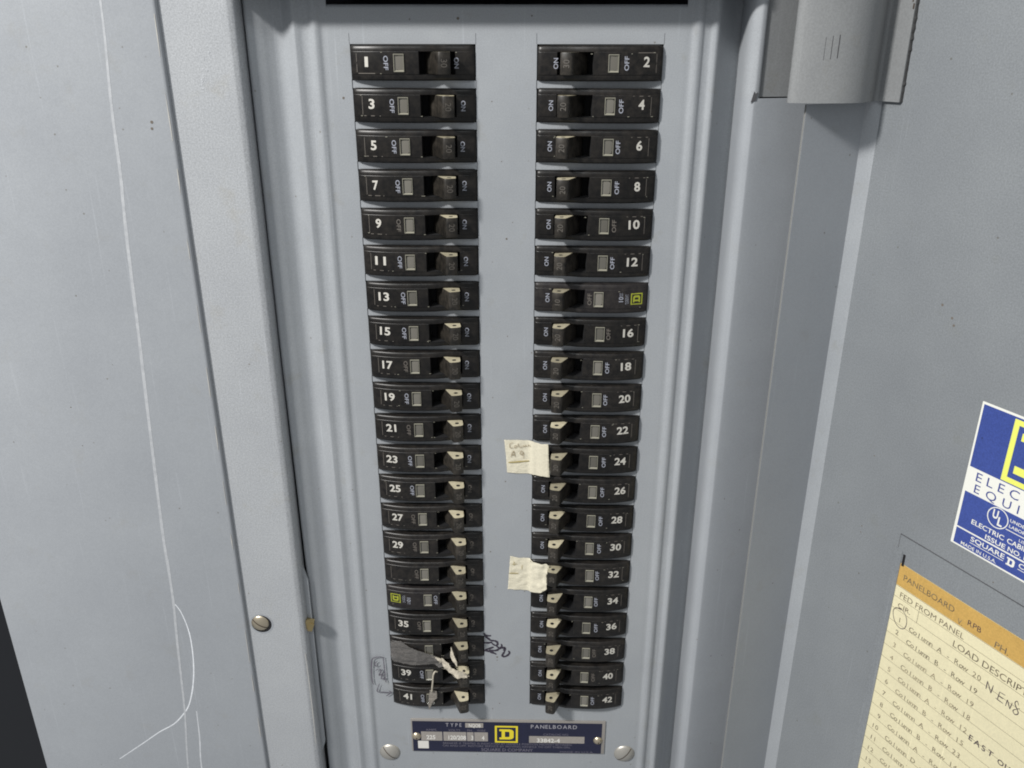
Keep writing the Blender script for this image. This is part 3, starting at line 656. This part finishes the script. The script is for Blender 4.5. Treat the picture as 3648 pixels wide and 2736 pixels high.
npt('fine_print', text('ON AND OFF. RESTORE SERVICE BY MOVING HANDLE TO OFF THEN ON.', 2.1, PX(405), PZ(402), width=113.5), M['plate_text_dim'])
npt('maker_print', text('SQUARE D COMPANY', 3.2, PX(818), PZ(445), width=46, bold=.01), M['plate_text_dim'])
npt('origin_print', text('MADE IN U.S.A.', 2.0, PX(1660), PZ(452), width=30), M['plate_text_dim'])
def dome(r, hgt, n=20, rings=5):
    V, F = [(0, -hgt, 0)], []
    for j in range(1, rings+1):
        a = j/rings
        for k in range(n): V.append((r*a*math.cos(2*math.pi*k/n), -hgt*(1 - a**2.2), r*a*math.sin(2*math.pi*k/n)))
    for k in range(n): F.append((0, 1+k, 1+(k+1) % n))
    for j in range(rings-1):
        for k in range(n): F.append((1+j*n+k, 1+(j+1)*n+k, 1+(j+1)*n+(k+1) % n, 1+j*n+(k+1) % n))
    b = len(V)
    for k in range(n): x, y, z = V[1+(rings-1)*n+k]; V.append((x, .8, z))
    for k in range(n): F.append((1+(rings-1)*n+k, b+k, b+(k+1) % n, 1+(rings-1)*n+(k+1) % n))
    F.append(tuple(b+k for k in range(n)))
    return V, F
RV = soft(mesh('rivet', *dome(4.2, 2.6), M['nickel']), 60)
for x, z in ((-80.4, 17.6), (80.0, 15.6)):
    rv = put('rivet', RV, np_, (x, -1.1, z)); put('dent', mesh('dent', *disc(.3, -.4, -2.62, -2.4, .75, 10), M['slot']), rv)

# ------------------------------------------------------------------ screws
def screw(name, r, hgt, loc, ang, mat, label, slotw=.8, tilt=(0, 0, 0)):
    t = put(name, soft(mesh(name, *dome(r, hgt, 28, 6), mat), 60), None, loc, tilt); tag(t, label, 'screw')
    n = 9; V = []
    for k in range(n):
        a = -1 + 2*k/(n-1); y = -hgt*(1 - abs(a*.96)**2.2) - .16
        for s in (-.5, .5): V.append((a*r*.96, y, s*slotw))
    F = [(2*k, 2*k+1, 2*k+3, 2*k+2) for k in range(n-1)]
    put('slot', mesh('slot', *turn((V, F), ang), M['slot']), t); return t
screw('cover_screw', 9.2, 3.4, (-105.2, -.2, -576.5), -.85, M['zinc'], 'dull round head slotted screw in the cover under breaker forty-one', .75)
screw('cover_screw', 9.2, 3.4, (104.2, -.2, -573.8), .85, M['zinc'], 'dull round head slotted screw in the cover under breaker forty-two', .75)
put('screw_hole', mesh('screw_hole', *disc(-200.6, -427.8 - ZB, -12.12, -11.9, 8.4, 28), M['black_gap']), trim)
put('screw_seat', mesh('screw_seat', *aty(fill([[(-200.6 + 9.6*math.cos(2*math.pi*k/28), -427.8 - ZB + 9.6*math.sin(2*math.pi*k/28)) for k in range(28)], [(-200.6 + 8.3*math.cos(2*math.pi*k/28), -427.8 - ZB + 8.3*math.sin(2*math.pi*k/28)) for k in range(28)]]), -12.16), M['trim']), trim)
screw('trim_screw', 7.4, 2.6, (-201.8, -12.0, -427.2), -.62, M['nickel'], 'shiny slotted screw in the sparkly grey ledge of the trim', .8)
br = put('brass_clip', soft(mesh('brass_clip', *join(box(-3.2, 3.6, -3, 1, -4.4, 4), box(.4, 4.2, -4.2, -3, -5.2, 2.4)), M['brass'])), None, (-163.6, -5.5, -431), (.1, .35, .15))
tag(br, 'small brass clip end poking from the gap beside the trim screw', 'clip')

# ------------------------------------------------------------------ open door on the right with hinge, sticker and directory card
AL = math.radians(63.3)
DP = (232, -20, 0)
door = thing('open_door', (232, -20, ZB), 'open grey steel door swung outward, seen from its inner side', 'door', None, (0, 0, -AL))
def dput(name, vf, mat, smooth=False, parent=None, ang=40):
    v, f = vf; me = mesh(name, [(a, b, c - ZB) for a, b, c in v], f, mat)
    if smooth: soft(me, ang)
    return put(name, me, parent or door)
dput('inner_sheet', box(0, 420, 0, 1.6, ZB, ZT), M['door'])
C_ = 6.4
# door-local: s along the sheet, -y toward the viewer's side
dput('fold', sheet_profile([(0, 0), (-.4, -.15), (-C_+.3, -C_+.1), (-C_, -C_-.2)], ZB, ZT, 1.4), M['cover'], True)
dput('return_lip', box(-C_-1.5, -C_, -C_-48.5, -C_-.2, ZB, -22.0), M['trim'])
dput('lip_edge', box(-C_-1.3, -C_-.2, -C_-48.62, -C_-48.5, ZB, -22.5), M['lip_edge'])
sp2 = []
for k in range(10): sp2.append(disc(rnd.uniform(6, 170), rnd.uniform(-420, 20) - 0, -.02, -.08, rnd.uniform(.2, .5), 7))
for a, b in ((78, -143), (76, -139), (68, -133)): sp2.append(disc(a, b, -.02, -.1, .8, 8))
dput('paint_speck', join(*sp2), M['rust'])['kind'] = 'stuff'
# directory frame stamped on the door: left overlapping lip, top lip, black slot
fr = dput('card_frame', join(box(70.2, 76.6, -1.3, 0, -620, -300.5), box(72.6, 250, -.9, 0, -309.5, -290.2)), M['door'])
dput('frame_slot', box(77.3, 79.2, -1.0, -.9, -311.4, -302.4), M['black_gap'])
dput('frame_seam', join(box(72.2, 250, -.35, 0, -290.0, -289.75), box(71.9, 72.3, -.35, 0, -300.4, -289.75)), M['hairline'])

# hinge knuckle: curved plate bridging lip and sheet, with its leaf on the sheet
hg = thing('door_hinge', (232, -20, -21), 'grey curved hinge knuckle with a ragged leaf on the open door', 'hinge', None, (0, 0, -AL))

cd, sd = math.cos(AL), math.sin(AL)
def dl(x, y): a, b = x - 232, y + 20; return (a*cd - b*sd, a*sd + b*cd)     # world x-y to door-local s, depth
arc = [dl(*p) for p in ((170, -35), (168.2, -38), (168.4, -41), (172, -43.6), (180, -45.4), (191, -46), (201, -44.6), (210, -40.6), (217, -34.4), (222, -27.4), (225.5, -21.5))] + [(-1.6, -3.4), (1.0, -2.7), (4, -2.6), (9, -2.6), (14.5, -2.6)]
def hput(name, vf, mat, smooth=True, ang=30):
    v, f = vf; me = mesh(name, [(a, b, c + 21) for a, b, c in v], f, mat)
    if smooth: soft(me, ang)
    return put(name, me, hg)
def thick_strip(prof, z0, z1, th):
    """bent plate given by its viewer-side profile, thickened away from the viewer"""
    n = len(prof); V = []
    nn = []
    for i in range(n):
        a = prof[max(0, i-1)]; b = prof[min(n-1, i+1)]; dx, dy = b[0]-a[0], b[1]-a[1]; l = math.hypot(dx, dy); nn.append((-dy/l, dx/l))
    for z in (z0, z1):
        V += [(x, y, z) for x, y in prof]; V += [(x + p*th, y + q*th, z) for (x, y), (p, q) in zip(prof, nn)]
    F = []
    for i in range(n-1):
        F += [(i, i+1, 2*n+i+1, 2*n+i), (n+i, 3*n+i, 3*n+i+1, n+i+1), (i, n+i, n+i+1, i+1), (2*n+i, 2*n+i+1, 3*n+i+1, 3*n+i)]
    F += [(0, 2*n, 3*n, n), (n-1, 2*n-1, 4*n-1, 3*n-1)]
    return V, F
hput('knuckle', thick_strip(catmull(arc, 6), -21, ZT, 1.8), M['hinge'])
# ragged sealant bead on the leaf's free edge, leaf's shadow painted into its colour
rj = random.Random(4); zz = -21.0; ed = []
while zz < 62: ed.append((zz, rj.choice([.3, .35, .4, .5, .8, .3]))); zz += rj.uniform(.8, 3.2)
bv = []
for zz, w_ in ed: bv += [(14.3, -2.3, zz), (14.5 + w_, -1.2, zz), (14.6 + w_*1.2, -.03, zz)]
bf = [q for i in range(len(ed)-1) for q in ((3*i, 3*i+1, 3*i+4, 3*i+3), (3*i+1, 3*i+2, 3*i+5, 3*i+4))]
hput('sealant_and_shadow', (bv, bf), M['caulk_and_shadow'], False)
hput('leaf_rust', join(*[box(12.6 + a, 13.6 + a, -2.75, -2.6, b, b + h) for a, b, h in ((.6, 30, 3), (-.4, 34, .8))]), M['slot'], False)
kx = [dl(x, y) for x, y in ((184, -45.75), (187.8, -46.0), (191.6, -46.05))]
def groove(p, z0, z1): return box(p[0]-.14, p[0]+.14, p[1]-.08, p[1]+.4, z0, z1)
hput('file_mark', join(*[groove(p, 2.5 + k*.6, 15 + k*.6) for k, p in enumerate(kx)]), M['hairline'], False)

# blue rating sticker on the door
st = thing('rating_sticker', (232, -20, -276), 'blue and white certification sticker with yellow emblem stuck on the open door', 'sticker', None, (0, 0, -AL))
def sput(name, vf, mat, y):
    v, f = vf; return put(name, mesh(name, [(a, (y if y is not None else b), c + 276) for a, b, c in v], f, mat), st)
SW = 196.5
sput('backing', box(106.2, SW+1.2, -.14, -.02, -275.6, -180.6), M['sticker_white'], None)
sput('blue_field', rect(107.4, SW, -222.3, -182), M['blue'], -.2)
sput('blue_field', rect(108, SW, -262.9, -238.7), M['blue'], -.2)
sput('blue_field', rect(108, SW, -274.5, -263.9), M['blue'], -.2)
LC = 127 + 23
sput('logo', join(ring(127, 173, -221.6, -183.2, 3.2), slab_d(150.5, -202.4, 35, 25)), M['yellow_pale'], -.27)
sput('heading_print', text('ELECTRICAL', 5.6, 112.8, -229.7, width=74, gap=3.0), M['sticker_ink'], -.26)
sput('heading_print', text('EQUIPMENT', 5.4, 113.3, -237.2, width=72, gap=3.6), M['sticker_ink'], -.26)
cc = lambda r, n=40: [(131 + r*math.cos(2*math.pi*k/n), -245.5 + r*math.sin(2*math.pi*k/n)) for k in range(n)]
sput('seal_print', join(fill([cc(6.6), cc(6.0)]), text('U', 5.2, 127.6, -246.4, width=3.4, bold=.03), text('L', 5.2, 131.4, -249.8, width=3.0, bold=.03)), M['sticker_white'], -.26)
sput('seal_print', join(text('UNDERWRITERS', 1.9, 138.3, -244.0, width=24, bold=.01), text('LABORATORIES, INC.', 1.9, 138.5, -247.6, width=30, bold=.01), rect(137, 184, -249.7, -249.2), text('LISTED', 1.8, 145.9, -253, width=9)), M['sticker_white'], -.26)
sput('body_print', join(text('ELECTRIC', 3.0, 116.4, -257.2, width=21, bold=.012), text('CABINET', 3.0, 139.4, -257.2, width=18.5, bold=.012), text('ISSUE', 2.9, 126.6, -262.0, width=12.8, bold=.012), text('NO. M', 2.9, 141, -262.0, width=13, bold=.012)), M['sticker_white'], -.26)
sput('maker_print', join(text('SQUARE', 3.0, 118.4, -268.2, width=22, bold=.012), rect(118.2, 140.2, -269.7, -269.3), slab_d(144.4, -268, 5, 5), text('COMPANY', 3.0, 149.3, -268.2, width=26, bold=.012), rect(149.2, 176, -269.7, -269.3), text('MADE IN U.S.A.', 2.2, 113, -273.7, width=23.4, bold=.006)), M['sticker_white'], -.26)

# typed circuit directory card in the frame
cdx = thing('directory_card', (232, -20, -560), 'cream typed circuit directory card with an orange header, slotted into the open door', 'card', None, (0, 0, -AL))
def kput(name, vf, mat, y):
    v, f = vf; return put(name, mesh(name, [(a, (y if y is not None else b), c + 560) for a, b, c in v], f, mat), cdx)
ZC = -310.0
kput('card_sheet', box(75.6, 236, -.75, -.35, -560, ZC), M['card'], None)
kput('header_band', rect(76.6, 236, -326.6, ZC), M['card_header'], -.80)
rows_z = [-327, -335.4, -344.6] + [-344.6 - 9.9*1.0 - 10.55*k for k in range(20)]
kput('ruled_line', join(*[rect(76.6, 236, z_ - .14, z_ + .14) for z_ in rows_z[:14] + rows_z[14:20]], rect(96.5, 96.8, -345, -335.4)), M['card_line'], -.82)
TY = -.84
for vf_ in (text('PANELBOARD', 4.3, 81, -320.8, width=38.5), text('V.', 3.9, 123, -326.0, width=3.4), text('PH.', 4.2, 148.4, -325.6, width=9), text('FED FROM PANEL', 4.1, 81, -334.4, width=48.5), text('CIR.', 3.6, 81, -342.3, width=10), text('LOAD DESCRIPTION', 4.6, 123.8, -343.4, width=62)): kput('header_print', vf_, M['card_ink'], TY)
kput('header_typing', text('RPB', 3.8, 129.6, -322.6, mono=3.1), M['pen'], TY)
ENT = ['Column A - Row 20', 'Column B - Row 19', 'Column A - Row 19', 'Column B - Row 18', 'Column A - Row 12', 'Column B - Row 15', 'Column A - Row 23', 'Column B - Row 14', 'Column A - Row 14', 'Column D - Row 13', 'Column A - Row 13', 'Column C - Row 12', 'Column B - Row 12', 'Column A - Row 11', 'Column B - Row 11', 'Column A - Row 10']
for k, s_ in enumerate(ENT):
    zb_ = -353.9 - 10.55*k
    kput('typed_entry', join(text(str(k+1), 3.7, 84.6 if k < 9 else 83.6, zb_ + 1.2, mono=3.1, align='C'), text(s_, 3.7, 92.6, zb_ - .2, mono=3.15)), M['card_ink'], TY)
kput('pen_circle', join(ribbon([(79.5, -343.8), (84.8, -342.4), (88.6, -345.4), (90.0, -350), (89, -354.8), (85.5, -356.6), (81.5, -354.6), (79, -350), (78.6, -346), (81, -343.4), (84.5, -343)], .5, 0, True, .3), ribbon([(78.4, -346.5), (80, -344), (84, -341.6)], .45, 0, True, .3)), M['pen'], TY - .03)
kput('pen_note', join(*[ribbon(l, .6, 0, True, .4, i) for i, l in enumerate([[(150.2, -356.4), (150, -350.4)], [(150, -350.4), (153.6, -356.8)], [(153.6, -356.8), (153.9, -350.6)], [(158.2, -358), (158.4, -352)], [(158.4, -352), (162, -351.6)], [(158.3, -355), (161.4, -354.8)], [(157, -357.8), (162, -357.9)], [(163.6, -358.4), (163.8, -353.4)], [(163.8, -353.4), (166.4, -358.4)], [(166.4, -358.4), (166.8, -353.2)], [(170.5, -352), (169.2, -350), (168.3, -352.5), (171.5, -357), (170, -359.4), (168.4, -357.6), (171.6, -353.6)]])]), M['pen'], TY)
kput('pen_note', join(text('EAST', 4.0, 147, -398.8, mono=4.5, bold=.012), text('OUT', 3.6, 168, -399.6, mono=4.2, bold=.012)), M['pen'], TY)
